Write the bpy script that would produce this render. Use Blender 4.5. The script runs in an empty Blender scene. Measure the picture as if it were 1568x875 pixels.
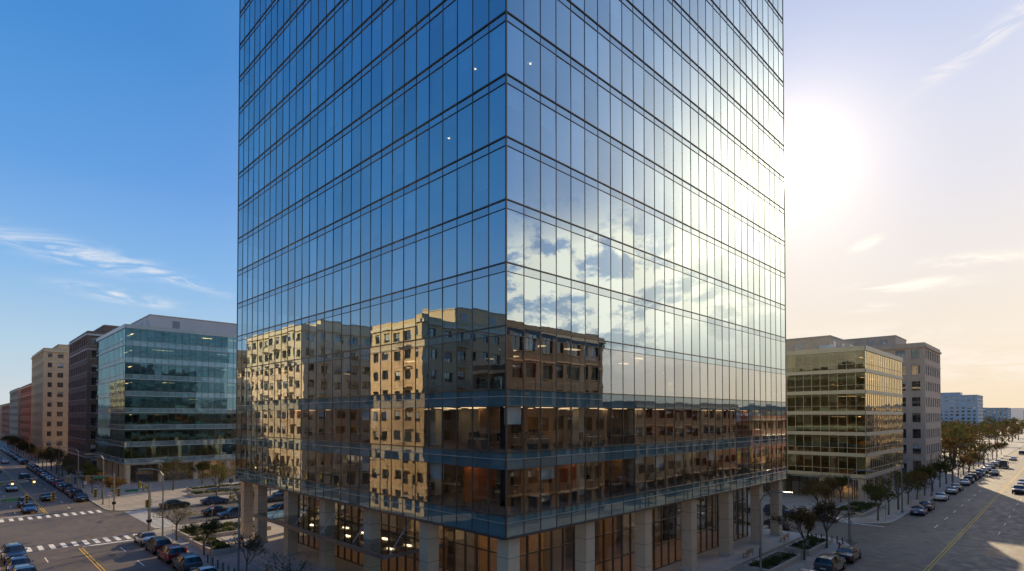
import bpy, math, random
from mathutils import Vector, Matrix
random.seed(7)
R=random.random
def U(a,b): return a+(b-a)*random.random()
scene=bpy.context.scene
# ------------------------------------------------------------------ node helpers
class NT:
    def __init__(s,tree):
        s.t=tree; s.n=tree.nodes; s.l=tree.links
    def new(s,typ,**kw):
        n=s.n.new(typ)
        for k,v in kw.items(): setattr(n,k,v)
        return n
    def set(s,sock,v):
        if isinstance(v,bpy.types.NodeSocket): s.l.new(v,sock)
        else: sock.default_value=v
    def m(s,op,a,b=None,c=None,clamp=False):
        n=s.n.new('ShaderNodeMath'); n.operation=op; n.use_clamp=clamp
        s.set(n.inputs[0],a)
        if b is not None: s.set(n.inputs[1],b)
        if c is not None: s.set(n.inputs[2],c)
        return n.outputs[0]
    def noise(s,vec,scale,detail=3,rough=0.55,dist=0.0):
        n=s.n.new('ShaderNodeTexNoise'); 
        if vec is not None: s.l.new(vec,n.inputs['Vector'])
        n.inputs['Scale'].default_value=scale; n.inputs['Detail'].default_value=detail
        n.inputs['Roughness'].default_value=rough; n.inputs['Distortion'].default_value=dist
        return n.outputs['Fac']
    def mix(s,f,a,b,blend='MIX'):
        n=s.n.new('ShaderNodeMix'); n.data_type='RGBA'; n.blend_type=blend
        s.set(n.inputs[0],f); s.set(n.inputs[6],a); s.set(n.inputs[7],b)
        return n.outputs[2]
    def ramp(s,f,lo,hi,a=0.0,b=1.0,smooth=True):
        n=s.n.new('ShaderNodeMapRange'); n.interpolation_type='SMOOTHSTEP' if smooth else 'LINEAR'
        s.set(n.inputs[0],f); n.inputs[1].default_value=lo; n.inputs[2].default_value=hi
        n.inputs[3].default_value=a; n.inputs[4].default_value=b
        return n.outputs[0]
    def cramp(s,f,stops):
        n=s.n.new('ShaderNodeValToRGB'); s.l.new(f,n.inputs[0]); e=n.color_ramp.elements
        while len(e)<len(stops): e.new(0.5)
        for i,(p,c) in enumerate(stops): e[i].position=p
        for i,(p,c) in enumerate(stops): e[i].color=(c[0],c[1],c[2],1)
        return n.outputs[0]
def c4(c): return (c[0],c[1],c[2],1.0)
def newmat(name):
    m=bpy.data.materials.new(name); m.use_nodes=True
    m.node_tree.nodes.clear(); return m,NT(m.node_tree)
def mat(name,col,rough=0.7,metal=0.0,var=0.15,scale=1.5,bump=0.0,bscale=20,spec=0.5,island=0.0,emit=0,ecol=None):
    m,t=newmat(name)
    out=t.new('ShaderNodeOutputMaterial'); p=t.new('ShaderNodeBsdfPrincipled')
    t.l.new(p.outputs[0],out.inputs[0])
    tc=t.new('ShaderNodeTexCoord').outputs['Object']
    n1=t.noise(tc,scale,5,0.6); n2=t.noise(tc,scale*9,3)
    f=t.m('ADD',t.m('MULTIPLY',n1,0.65),t.m('MULTIPLY',n2,0.35))
    f=t.ramp(f,0.3,0.7,smooth=False)
    d=[max(0,x*(1-var)) for x in col]; b=[x*(1+var) for x in col]
    cc=t.mix(f,c4(d),c4(b))
    if island:
        g=t.new('ShaderNodeNewGeometry').outputs['Random Per Island']
        v=t.m('ADD',t.m('MULTIPLY',g,2*island),1-island)
        h=t.new('ShaderNodeHueSaturation'); t.l.new(cc,h.inputs['Color']); t.l.new(v,h.inputs['Value']); cc=h.outputs[0]
    t.l.new(cc,p.inputs['Base Color'])
    p.inputs['Roughness'].default_value=rough; p.inputs['Metallic'].default_value=metal
    p.inputs['Specular IOR Level'].default_value=spec
    if bump:
        bn=t.new('ShaderNodeBump'); bn.inputs['Strength'].default_value=bump; bn.inputs['Distance'].default_value=0.02
        t.l.new(t.noise(tc,bscale,4),bn.inputs['Height']); t.l.new(bn.outputs[0],p.inputs['Normal'])
    if emit:
        p.inputs['Emission Color'].default_value=c4(ecol or col); p.inputs['Emission Strength'].default_value=emit
    return m
def glass(name,refl=0.4,fres=0.9,rcol=(0.85,0.93,1.0),tcol=(0.5,0.6,0.62),back=None,wav=0.0018,rough=0.0,rand=0.12):
    m,t=newmat(name)
    out=t.new('ShaderNodeOutputMaterial')
    tc=t.new('ShaderNodeTexCoord').outputs['Object']
    geo=t.new('ShaderNodeNewGeometry'); isl=geo.outputs['Random Per Island']
    bn=t.new('ShaderNodeBump'); bn.inputs['Strength'].default_value=1; bn.inputs['Distance'].default_value=wav
    t.l.new(t.noise(tc,0.9,1.5),bn.inputs['Height'])
    gl=t.new('ShaderNodeBsdfGlossy'); gl.inputs['Roughness'].default_value=rough
    rc=t.mix(isl,c4([x*(1-rand) for x in rcol]),c4(rcol)); t.l.new(rc,gl.inputs['Color'])
    t.l.new(bn.outputs[0],gl.inputs['Normal'])
    if back is None:
        b=t.new('ShaderNodeBsdfTransparent'); b.inputs['Color'].default_value=c4(tcol)
    else:
        b=t.new('ShaderNodeBsdfDiffuse'); bc=t.mix(isl,c4([x*0.8 for x in back]),c4([x*1.2 for x in back])); t.l.new(bc,b.inputs['Color'])
    fr=t.new('ShaderNodeFresnel'); fr.inputs['IOR'].default_value=1.6
    lw=t.m('MULTIPLY_ADD',fr.outputs[0],fres,refl,clamp=True)
    fac=t.m('ADD',t.m('MULTIPLY',lw,t.m('SUBTRACT',1.0,geo.outputs['Backfacing'])),t.m('MULTIPLY',0.12,geo.outputs['Backfacing']))
    mx=t.new('ShaderNodeMixShader'); t.l.new(fac,mx.inputs[0]); t.l.new(b.outputs[0],mx.inputs[1]); t.l.new(gl.outputs[0],mx.inputs[2])
    t.l.new(mx.outputs[0],out.inputs[0])
    return m
# ------------------------------------------------------------------ mesh builder
class MB:
    def __init__(s): s.v=[];s.f=[];s.mi=[];s.ms=[];s.idx={}
    def mid(s,m):
        if m.name not in s.idx: s.idx[m.name]=len(s.ms); s.ms.append(m)
        return s.idx[m.name]
    def poly(s,pts,m):
        b=len(s.v); s.v+=[tuple(p) for p in pts]; s.f.append(tuple(range(b,b+len(pts)))); s.mi.append(s.mid(m))
    def box(s,x0,y0,z0,x1,y1,z1,m):
        if x0>x1:x0,x1=x1,x0
        if y0>y1:y0,y1=y1,y0
        if z0>z1:z0,z1=z1,z0
        b=len(s.v); k=s.mid(m)
        s.v+=[(x0,y0,z0),(x1,y0,z0),(x1,y1,z0),(x0,y1,z0),(x0,y0,z1),(x1,y0,z1),(x1,y1,z1),(x0,y1,z1)]
        for q in ((0,3,2,1),(4,5,6,7),(0,1,5,4),(1,2,6,5),(2,3,7,6),(3,0,4,7)):
            s.f.append(tuple(b+i for i in q)); s.mi.append(k)
    def cyl(s,p0,p1,r0,r1,n,m,cap=True):
        p0=Vector(p0);p1=Vector(p1);d=(p1-p0)
        if d.length<1e-6:return
        d.normalize(); a=d.orthogonal().normalized(); c=d.cross(a)
        b=len(s.v);k=s.mid(m)
        for p,r in((p0,r0),(p1,r1)):
            for i in range(n):
                t=2*math.pi*i/n; s.v.append(tuple(p+(a*math.cos(t)+c*math.sin(t))*r))
        for i in range(n):
            j=(i+1)%n; s.f.append((b+i,b+j,b+n+j,b+n+i)); s.mi.append(k)
        if cap:
            s.f.append(tuple(b+i for i in range(n))[::-1]); s.mi.append(k)
            s.f.append(tuple(b+n+i for i in range(n))); s.mi.append(k)
    def mesh(s,name,smooth=False):
        me=bpy.data.meshes.new(name); me.from_pydata(s.v,[],s.f)
        for m in s.ms: me.materials.append(m)
        me.polygons.foreach_set('material_index',s.mi)
        if smooth: me.polygons.foreach_set('use_smooth',[True]*len(s.f))
        me.update(); return me
    def build(s,name,parent=None,smooth=False,loc=(0,0,0),rz=0):
        o=bpy.data.objects.new(name,s.mesh(name,smooth)); scene.collection.objects.link(o)
        o.location=loc; o.rotation_euler=(0,0,rz)
        if parent: o.parent=parent
        return o
def empty(name,loc=(0,0,0)):
    e=bpy.data.objects.new(name,None); e.location=loc; scene.collection.objects.link(e); return e
def put(me,name,loc,rz=0,sc=1.0):
    o=bpy.data.objects.new(name,me); o.location=loc; o.rotation_euler=(0,0,rz); o.scale=(sc,sc,sc)
    scene.collection.objects.link(o); return o
EPS={'W':0.0,'S':0.004,'E':0.008,'N':0.012}
def fp(r,f,s,d,z):
    x0,y0,x1,y1=r
    if f=='W': return (x0-d,y0+s,z)
    if f=='S': return (x0+s,y0-d,z)
    if f=='E': return (x1+d,y0+s,z)
    return (x0+s,y1+d,z)
def fw(r,f): return (r[3]-r[1]) if f in 'WE' else (r[2]-r[0])
def fbox(mb,r,f,s0,s1,d0,d1,z0,z1,m):
    e=EPS[f]
    a=fp(r,f,s0+(e if s0<=0.001 else 0),d0,z0+e); b=fp(r,f,s1-(e if s1>=fw(r,f)-0.001 else 0),d1-e,z1-e)
    mb.box(a[0],a[1],a[2],b[0],b[1],b[2],m)
def pane(mb,r,f,s0,s1,d,z0,z1,m,tilt=0.002):
    a=random.gauss(0,tilt); b=random.gauss(0,tilt); sc=(s0+s1)/2; zc=(z0+z1)/2
    P=[fp(r,f,s,d+a*(s-sc)+b*(z-zc),z) for s,z in((s0,z0),(s1,z0),(s1,z1),(s0,z1))]
    if f in 'WN': P=P[::-1]
    mb.poly(P,m)
# ------------------------------------------------------------------ materials
M={}
M['tglass']=glass('tower_glass',0.55,1.0,(0.76,0.92,1.0),(0.42,0.50,0.50),wav=0.0018,rand=0.18)
M['tglass_mid']=glass('tower_glass_mid',0.34,1.5,(0.88,0.94,0.98),(0.60,0.66,0.64),wav=0.0018)
M['tglass_low']=glass('tower_glass_low',0.05,1.9,(0.92,0.95,0.97),(0.80,0.81,0.76),wav=0.0018)
M['tspan']=glass('tower_spandrel_glass',0.46,0.9,(0.74,0.90,1.0),back=(0.08,0.13,0.15))
M['tspan_low']=glass('tower_spandrel_low',0.08,1.5,(0.8,0.95,1.0),back=(0.09,0.16,0.165))
M['mull']=mat('mullion_metal',(0.13,0.11,0.09),0.35,0.6,0.1)
M['mull_l']=mat('mullion_light',(0.45,0.47,0.46),0.35,0.4,0.1)
M['slab']=mat('floor_slab',(0.55,0.52,0.47),0.8,0,0.08)
M['carpet']=mat('carpet',(0.14,0.13,0.12),0.95)
M['core']=mat('core_wall',(0.38,0.31,0.24),0.8,0,0.15,0.3)
M['orange']=mat('orange_wall',(0.55,0.17,0.05),0.7)
M['wood']=mat('lobby_wood',(0.46,0.26,0.12),0.5,0,0.25,0.8)
M['desk']=mat('desk_top',(0.6,0.55,0.48),0.5)
M['black']=mat('black_plastic',(0.02,0.02,0.022),0.4)
M['blind']=mat('roller_blind',(0.50,0.52,0.52),0.85,island=0.4)
M['lamp_int']=mat('ceiling_light',(1,0.9,0.7),0.5,emit=1.5,ecol=(1,0.70,0.40))
M['lamp_lobby']=mat('lobby_ceiling_light',(1,0.9,0.7),0.5,emit=9,ecol=(1,0.70,0.40))
M['stone']=mat('column_stone',(0.58,0.44,0.29),0.55,0,0.12,1.2,0.15,8)
M['paver']=mat('plaza_paver',(0.44,0.37,0.29),0.8,0,0.2,0.5,0.2,6)
M['conc']=mat('concrete',(0.46,0.40,0.32),0.85,0,0.18,0.8,0.2,12)
M['kerb']=mat('kerb_granite',(0.52,0.47,0.40),0.8,0,0.15,2)
M['white']=mat('road_paint_white',(0.78,0.76,0.71),0.7,0,0.2,3)
M['yellow']=mat('road_paint_yellow',(0.70,0.43,0.05),0.7,0,0.2,3)
M['mulch']=mat('mulch',(0.11,0.075,0.05),0.95,0,0.3,3)
M['steel']=mat('steel_pole',(0.28,0.28,0.28),0.4,0.8,0.1)
M['darkpole']=mat('dark_pole',(0.03,0.035,0.03),0.45,0.5,0.1)
M['tan']=mat('tan_brick',(0.66,0.46,0.26),0.85,0,0.12,0.8,0.1,20)
M['tan2']=mat('buff_brick',(0.48,0.34,0.22),0.85,0,0.12,0.8)
M['cream']=mat('cream_stone',(0.70,0.56,0.38),0.8,0,0.1,0.8)
M['brown']=mat('brown_brick',(0.18,0.12,0.09),0.85,0,0.15,0.8)
M['red']=mat('red_brick',(0.42,0.15,0.08),0.85,0,0.15,0.8)
M['beige']=mat('beige_precast',(0.56,0.41,0.28),0.8,0,0.1,0.5)
M['grey']=mat('grey_metal_panel',(0.52,0.51,0.50),0.6,0.1,0.06,0.3)
M['roof']=mat('roof_gravel',(0.25,0.24,0.23),0.95,0,0.2,0.5)
M['win']=glass('window_glass',0.25,0.9,(0.85,0.93,1),back=(0.03,0.035,0.04),rand=0.4)
M['bglass']=glass('teal_glass',0.24,1.2,(0.60,0.90,0.95),(0.30,0.44,0.44),wav=0.003)
M['bspan']=glass('teal_spandrel',0.28,0.8,(0.75,0.95,1),back=(0.20,0.30,0.32))
M['cglass']=glass('bronze_glass',0.26,1.1,(1.0,0.86,0.60),(0.55,0.50,0.34),wav=0.003)
M['cspan']=mat('ivory_spandrel',(0.54,0.44,0.28),0.5,0.1,0.08)
M['lobbyglass']=glass('lobby_glass',0.10,0.9,(0.95,0.95,0.95),(0.86,0.86,0.8))
M['canopyglass']=glass('canopy_glass',0.18,0.9,(0.9,0.95,1),(0.6,0.68,0.68))
M['hill']=mat('far_hill',(0.22,0.24,0.26),1.0,0,0.2,0.004)
def asphalt(name,base):
    m,t=newmat(name); out=t.new('ShaderNodeOutputMaterial'); p=t.new('ShaderNodeBsdfPrincipled'); t.l.new(p.outputs[0],out.inputs[0])
    tc=t.new('ShaderNodeTexCoord').outputs['Object']
    big=t.noise(tc,0.08,5,0.65,0.4); med=t.noise(tc,0.9,4); fine=t.noise(tc,40,2)
    f=t.ramp(t.m('ADD',t.m('MULTIPLY',big,0.6),t.m('MULTIPLY',med,0.4)),0.35,0.65,smooth=False)
    c=t.mix(f,c4([x*0.68 for x in base]),c4([x*1.35 for x in base]))
    vp=t.new('ShaderNodeTexVoronoi'); t.l.new(tc,vp.inputs['Vector']); vp.inputs['Scale'].default_value=0.06; vp.distance='CHEBYCHEV'
    sp_=t.new('ShaderNodeSeparateColor'); t.l.new(vp.outputs['Color'],sp_.inputs[0])
    c=t.mix(t.ramp(sp_.outputs[0],0.78,0.80,0,0.45),c,c4([x*0.45 for x in base]))
    vo=t.new('ShaderNodeTexVoronoi',feature='DISTANCE_TO_EDGE'); t.l.new(tc,vo.inputs['Vector']); vo.inputs['Scale'].default_value=0.12
    cr=t.ramp(vo.outputs['Distance'],0.0,0.008,0.5,1.0)
    c=t.mix(t.m('SUBTRACT',1.0,cr),c,(0.02,0.02,0.02,1)); t.l.new(c,p.inputs['Base Color'])
    t.l.new(t.ramp(med,0.3,0.7,0.50,0.75),p.inputs['Roughness'])
    bn=t.new('ShaderNodeBump'); bn.inputs['Strength'].default_value=0.4; bn.inputs['Distance'].default_value=0.01
    t.l.new(fine,bn.inputs['Height']); t.l.new(bn.outputs[0],p.inputs['Normal']); return m
M['asph']=asphalt('asphalt',(0.135,0.107,0.080))
def leafmat(name,a,b):
    m,t=newmat(name); out=t.new('ShaderNodeOutputMaterial')
    isl=t.new('ShaderNodeNewGeometry').outputs['Random Per Island']; c=t.mix(isl,c4(a),c4(b))
    d=t.new('ShaderNodeBsdfDiffuse'); tr=t.new('ShaderNodeBsdfTranslucent'); t.l.new(c,d.inputs[0]); t.l.new(c,tr.inputs[0])
    mx=t.new('ShaderNodeMixShader'); mx.inputs[0].default_value=0.4; t.l.new(d.outputs[0],mx.inputs[1]); t.l.new(tr.outputs[0],mx.inputs[2]); t.l.new(mx.outputs[0],out.inputs[0]); return m
M['leafa']=leafmat('autumn_leaf',(0.10,0.06,0.025),(0.22,0.14,0.05))
M['leafg']=leafmat('olive_leaf',(0.06,0.07,0.022),(0.16,0.145,0.045))
M['shrub']=leafmat('shrub_leaf',(0.04,0.06,0.02),(0.11,0.13,0.04))
M['bark']=mat('bark',(0.13,0.095,0.07),0.9,0,0.3,4)
# ------------------------------------------------------------------ world
SUN_LAT=430.0; SUN_UP=387.0
hx=(860+SUN_LAT)*0.70711; hy=(860-SUN_LAT)*0.70711; hn=math.hypot(hx,hy)
S_EL=math.atan2(SUN_UP,hn); S_ROT=math.atan2(hx,hy)
SD=Vector((hx,hy,SUN_UP)).normalized()
w=bpy.data.worlds.new("World"); scene.world=w; w.use_nodes=True; w.node_tree.nodes.clear(); t=NT(w.node_tree)
wo=t.new('ShaderNodeOutputWorld')
sky=t.new('ShaderNodeTexSky',sky_type='NISHITA'); sky.sun_disc=False; sky.sun_elevation=S_EL; sky.sun_rotation=S_ROT
sky.air_density=1.0; sky.dust_density=0.1; sky.ozone_density=2.0; sky.altitude=50
tc=t.new('ShaderNodeTexCoord').outputs['Generated']
sep=t.new('ShaderNodeSeparateXYZ'); t.l.new(tc,sep.inputs[0])
X,Y,Z=sep.outputs
az=t.m('MULTIPLY',t.m('ARCTAN2',Y,X),57.2958); el=t.m('MULTIPLY',t.m('ARCSINE',Z),57.2958)
def angto(v):
    dt=t.new('ShaderNodeVectorMath',operation='DOT_PRODUCT'); t.l.new(tc,dt.inputs[0]); dt.inputs[1].default_value=v
    return t.m('MULTIPLY',t.m('ARCCOSINE',t.m('MINIMUM',dt.outputs['Value'],0.999999)),57.2958)
th=angto(SD)
def ex(sc,amp): return t.m('MULTIPLY',t.m('EXPONENT',t.m('MULTIPLY',th,-1.0/sc)),amp)
def ga(sc,amp,a=None): 
    a=a or th
    return t.m('MULTIPLY',t.m('EXPONENT',t.m('MULTIPLY',t.m('POWER',t.m('DIVIDE',a,sc),2.0),-1.0)),amp)
cv=t.new('ShaderNodeCombineXYZ'); t.l.new(t.m('MULTIPLY',az,0.10),cv.inputs[0]); t.l.new(t.m('MULTIPLY',el,0.45),cv.inputs[1])
wis=t.ramp(t.noise(cv.outputs[0],1.4,8,0.64,1.2),0.38,0.62)
cv2=t.new('ShaderNodeCombineXYZ'); t.l.new(t.m('MULTIPLY',az,0.11),cv2.inputs[0]); t.l.new(t.m('MULTIPLY',el,0.20),cv2.inputs[1]); cv2.inputs[2].default_value=3.7
cum=t.ramp(t.noise(cv2.outputs[0],1.7,9,0.60,0.25),0.42,0.55)
def streak(a0,e0,wa,we,tilt,amp=1.0):
    da=t.m('SUBTRACT',az,a0); de=t.m('SUBTRACT',t.m('SUBTRACT',el,e0),t.m('MULTIPLY',da,tilt))
    q=t.m('ADD',t.m('POWER',t.m('DIVIDE',da,wa),2.0),t.m('POWER',t.m('DIVIDE',de,we),2.0))
    return t.m('MULTIPLY',t.m('EXPONENT',t.m('MULTIPLY',q,-1.0)),amp)
acc=None
for a in [(83,12.9,5,0.8,0.12,1.0),(76,11.9,3.0,0.35,0.25,0.9),(80,10.0,2.8,0.42,0.1,1.7),(9.6,10.8,3.2,0.45,0.02,1.6),(12,9.3,1.6,0.3,0,1.2),(5.5,12.2,3,0.4,0.05,1.2),(12.6,14.6,0.9,0.35,-0.3,1.4),(4.2,27.4,3.5,0.6,-0.4,0.7),(6,4,9,1.5,0,0.6),(14,7,8,0.8,0,0.4)]:
    s=streak(*a); acc=s if acc is None else t.m('ADD',acc,s)
f1=t.m('MULTIPLY',acc,wis)
c2=t.m('ADD',streak(-35,12.8,12,4.6,0,2.6),streak(-54,9,14,4,0,1.1))
f2=t.m('MULTIPLY',t.m('MINIMUM',c2,1.15),cum)
fac=t.m('MINIMUM',t.m('ADD',f1,f2),0.95)
e01=t.m('DIVIDE',el,60.0,clamp=True)
cool=t.cramp(e01,[(0,(.66,.70,.68)),(.1,(.42,.62,.78)),(.2,(.19,.46,.82)),(.33,(.060,.30,.75)),(.5,(.012,.20,.62)),(1,(.005,.10,.42))])
warm=t.cramp(e01,[(0,(.95,.74,.48)),(.1,(.90,.79,.64)),(.2,(.78,.74,.72)),(.33,(.58,.63,.78)),(.5,(.40,.52,.80)),(1,(.10,.25,.60))])
dd=t.m('ABSOLUTE',t.m('SUBTRACT',az,6.0))
skc=t.mix(t.ramp(dd,18,70,1.0,0.0),cool,warm)
# the sky is deepest about 90 degrees away from the sun
deep=t.ramp(az,88,104,1.0,0.74); skc=t.mix(t.m('SUBTRACT',1.0,deep),skc,(0.0,0.05,0.16,1))
cloudcol=t.mix(t.ramp(az,-14,-2),(1.70,1.48,1.18,1),(1.05,0.97,0.86,1))
cloudcol=t.mix(t.ramp(az,40,70),cloudcol,(0.85,0.87,0.90,1))
skc=t.mix(fac,skc,cloudcol)
layers=[]
def bgs(col,st):
    g=t.new('ShaderNodeBackground'); t.set(g.inputs['Color'],col); t.set(g.inputs['Strength'],st); layers.append(g.outputs[0])
mn=t.new('ShaderNodeVectorMath',operation='MINIMUM'); t.l.new(sky.outputs[0],mn.inputs[0]); mn.inputs[1].default_value=(1.8,1.8,2.0)
bgs(mn.outputs[0],0.05)
bgs(skc,0.88)
bgs((1,0.74,0.42,1),t.m('ADD',ex(4.2,1.15),ex(11,0.20)))
bgs((1,0.93,0.80,1),t.m('ADD',ga(1.15,30.0),ga(2.4,1.0)))
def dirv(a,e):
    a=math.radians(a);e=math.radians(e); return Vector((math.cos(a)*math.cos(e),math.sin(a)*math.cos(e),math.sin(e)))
th_glare=angto(dirv(-19.5,20.5))
bgs((1,0.78,0.46,1),t.m('ADD',ga(8.5,2.6,th_glare),ga(17,0.50,th_glare)))  # added out-of-view sky glow, stands in for sun glare on the tower glass
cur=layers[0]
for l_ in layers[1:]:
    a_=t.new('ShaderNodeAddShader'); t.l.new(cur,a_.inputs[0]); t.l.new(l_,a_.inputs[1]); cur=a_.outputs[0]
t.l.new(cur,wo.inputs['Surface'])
sl=bpy.data.lights.new('sun','SUN'); sl.energy=5.0; sl.angle=math.radians(0.53); sl.color=(1,0.78,0.48)
so=bpy.data.objects.new('sun',sl); scene.collection.objects.link(so); so.rotation_euler=(-SD).to_track_quat('-Z','Y').to_euler(); so.location=SD*500
# ------------------------------------------------------------------ camera
cam=bpy.data.cameras.new('camera'); co=bpy.data.objects.new('camera',cam); scene.collection.objects.link(co)
co.location=(-25.89,-26.44,16.0); co.rotation_euler=(math.radians(91.0),0,math.radians(-45))
cam.sensor_width=36; cam.lens=36*860/1568; cam.shift_y=185/1568; cam.clip_end=20000; cam.clip_start=0.3
scene.camera=co
scene.view_settings.view_transform='Standard'; scene.view_settings.look='None'; scene.view_settings.exposure=0
# ------------------------------------------------------------------ ground, roads
mb=MB(); mb.poly([(-9000,-9000,-0.01),(9000,-9000,-0.01),(9000,9000,-0.01),(-9000,9000,-0.01)],mat('ground_earth',(0.12,0.10,0.06),0.95,0,0.35,0.01)); mb.build('ground')
A=M['asph']
roads=[('west_street',(-22,-500,-7,1500),0.0),('avenue',(-600,-24,3000,-7),0.004),('north_street',(-500,66,900,86),0.008),('side_street',(56,-7,70,66),0.006)]
for n,(x0,y0,x1,y1),z in roads:
    mb=MB(); mb.poly([(x0,y0,z),(x1,y0,z),(x1,y1,z),(x0,y1,z)],A); mb.build('road')
def rrect(x0,y0,x1,y1,r,n=6):
    pts=[]
    for cx,cy,a0 in((x1-r,y0+r,-90),(x1-r,y1-r,0),(x0+r,y1-r,90),(x0+r,y0+r,180)):
        for i in range(n+1):
            a=math.radians(a0+90*i/n); pts.append((cx+r*math.cos(a),cy+r*math.sin(a)))
    return pts
def pavement_mat():
    m,t=newmat('pavement_slabs'); out=t.new('ShaderNodeOutputMaterial'); p=t.new('ShaderNodeBsdfPrincipled'); t.l.new(p.outputs[0],out.inputs[0])
    tc=t.new('ShaderNodeTexCoord').outputs['Object']
    br=t.new('ShaderNodeTexBrick'); t.l.new(tc,br.inputs['Vector']); br.offset=0; br.inputs['Scale'].default_value=1
    br.inputs['Brick Width'].default_value=1.5; br.inputs['Row Height'].default_value=1.5; br.inputs['Mortar Size'].default_value=0.02
    br.inputs['Color1'].default_value=(0.45,0.385,0.30,1); br.inputs['Color2'].default_value=(0.37,0.315,0.25,1); br.inputs['Mortar'].default_value=(0.14,0.125,0.11,1)
    n=t.noise(tc,0.4,5); c=t.mix(t.ramp(n,0.35,0.7,0,0.4),br.outputs['Color'],(0.20,0.18,0.155,1)); t.l.new(c,p.inputs['Base Color']); p.inputs['Roughness'].default_value=0.75
    return m
M['pav']=pavement_mat()
def block(x0,y0,x1,y1,r=5,h=0.13):
    mb=MB(); o=rrect(x0,y0,x1,y1,r); i=rrect(x0+.18,y0+.18,x1-.18,y1-.18,r-.18); n=len(o)
    for k in range(n):
        j=(k+1)%n
        mb.poly([(*o[k],-.005),(*o[j],-.005),(*o[j],h-.02),(*o[k],h-.02)],M['kerb'])
        mb.poly([(*o[k],h-.02),(*o[j],h-.02),(*i[j],h),(*i[k],h)],M['kerb'])
    mb.poly([(*p,h) for p in i],M['pav']); return mb.build('pavement')
for b in [(-7,-7,56,66),(-7,86,56,900),(70,-7,900,66),(-150,-7,-22,66),(-150,86,-22,900),(-7,-150,900,-24),(-150,-150,-22,-24),(56.5,86,900,400)]:
    block(*b)
mk=MB(); Wt=M['white'];Ye=M['yellow']; ZM=0.016
def mq(x0,y0,x1,y1,m=Wt): mk.poly([(x0,y0,ZM),(x1,y0,ZM),(x1,y1,ZM),(x0,y1,ZM)],m)
def cross_y(yc,x0,x1,wd=3.2):
    x=x0+0.5
    while x<x1-.5: mq(x,yc-wd/2,x+.5,yc+wd/2); x+=1.1
def cross_x(xc,y0,y1,wd=3.2):
    y=y0+0.5
    while y<y1-.5: mq(xc-wd/2,y,xc+wd/2,y+.5); y+=1.1
cross_y(62.3,-22,-7); cross_y(89.5,-22,-7); cross_x(-25.2,66,86); cross_x(-3.5,66,86)
cross_x(-4,-24,-7); cross_x(-25,-24,-7); cross_y(-3.2,-22,-7)
mq(-14.2,59.4,-7.4,59.9); mq(-21.6,92.2,-14.9,92.7)
for y0,y1 in((4,58.8),(93,1200)):
    mq(-14.75,y0,-14.63,y1,Ye); mq(-14.45,y0,-14.33,y1,Ye)
y=8
while y<56: mq(-11.1,y,-10.98,y+3); mq(-18.2,y,-18.08,y+3); y+=9
y=96
while y<500: mq(-18.2,y,-18.08,y+3); mq(-11.1,y,-10.98,y+3); y+=9
for x0,x1 in((4,2000),):
    mq(x0,-15.65,x1,-15.53,Ye); mq(x0,-15.35,x1,-15.23,Ye)
x=74
while x<900: mq(x,-12.2,x+3,-12.08); mq(x,-19.1,x+3,-18.98); x+=9
mq(69.5,-6.9,69.9,-1)
x=2
while x<500:
    mq(x,76.2,x+60,76.32,Ye); mq(x,75.9,x+60,76.02,Ye); x+=60
mk.build('road_markings')
for (x,y) in [(-12.5,52),(-17,45),(-11,96),(70,-11.5),(62,-13),(84,-18),(30,-12)]:
    m2=MB(); m2.cyl((0,0,0.0),(0,0,0.022),0.42,0.40,20,M['darkpole']); m2.build('manhole_cover',loc=(x,y,0.002))
# ------------------------------------------------------------------ TOWER
LX,LY=51.0,49.3; TR=(0,0,LX,LY); FH=4.2; Z0=9.4; NF=17; MOD=1.7
tower=empty('glass_office_tower')
gl=MB(); mu=MB(); st=MB(); ins=MB(); bl=MB()
ZT=Z0+NF*FH
for f in 'WSEN':
    Wd=fw(TR,f); nm=round(Wd/MOD); seen=f in 'WS'
    for k in range(-1,NF):
        z0=Z0+k*FH
        for i in range(nm):
            s0=i*MOD+.02; s1=(i+1)*MOD-.02
            if k==-1: pane(gl,TR,f,s0,s1,0,8.0,Z0,M['tspan_low'],.0015); continue
            sp=1.15 if k<2 else 0.6
            low=k<2
            pane(gl,TR,f,s0,s1,0,z0,z0+FH-sp,M['tglass_low' if low else ('tglass_mid' if k==2 else 'tglass')],.0026)
            pane(gl,TR,f,s0,s1,0,z0+FH-sp,z0+FH,M['tspan_low' if k<2 else 'tspan'],.0026)
            if seen and k>2 and R()<0.42:
                top=z0+FH-sp; dr=random.choice([0.5,0.9,1.4,2.2,3.5])*U(.9,1.05)
                pane(bl,TR,f,s0+.05,s1-.05,-0.22,top-dr,top,M['blind'],0)
            elif seen and k<3 and R()<0.12:
                top=z0+FH-sp; pane(bl,TR,f,s0+.05,s1-.05,-0.22,top-U(.5,1.4),top,M['blind'],0)
    for i in range(nm+1):
        fbox(mu,TR,f,max(0,i*MOD-.022),min(Wd,i*MOD+.022),-.10,.035,8.0,ZT,M['mull'])
    for k in range(-1,NF):
        z=Z0+(k+1)*FH; sp=1.15 if k<2 else .6
        fbox(mu,TR,f,0,Wd,-.08,.08,z-.04,z+.04,M['mull'])
        if k>=0: fbox(mu,TR,f,0,Wd,-.08,.05,z-sp-.02,z-sp+.02,M['mull'])
        if k in(-1,0,1): fbox(mu,TR,f,0,Wd,-.05,.06,z-.5,z-.46,M['mull_l'])
    fbox(mu,TR,f,0,Wd,-.3,.12,7.86,8.0,M['mull'])
    fbox(mu,TR,f,0,Wd,-.3,.12,ZT+.06,ZT+1.2,M['mull'])
for a in ((0,0),(LX,0),(0,LY),(LX,LY)):
    mu.box(a[0]-.05,a[1]-.05,7.99,a[0]+.05,a[1]+.05,ZT,M['mull'])
gl.build('curtain_wall_glass',tower); mu.build('mullions',tower); bl.build('roller_blinds',tower)
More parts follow.
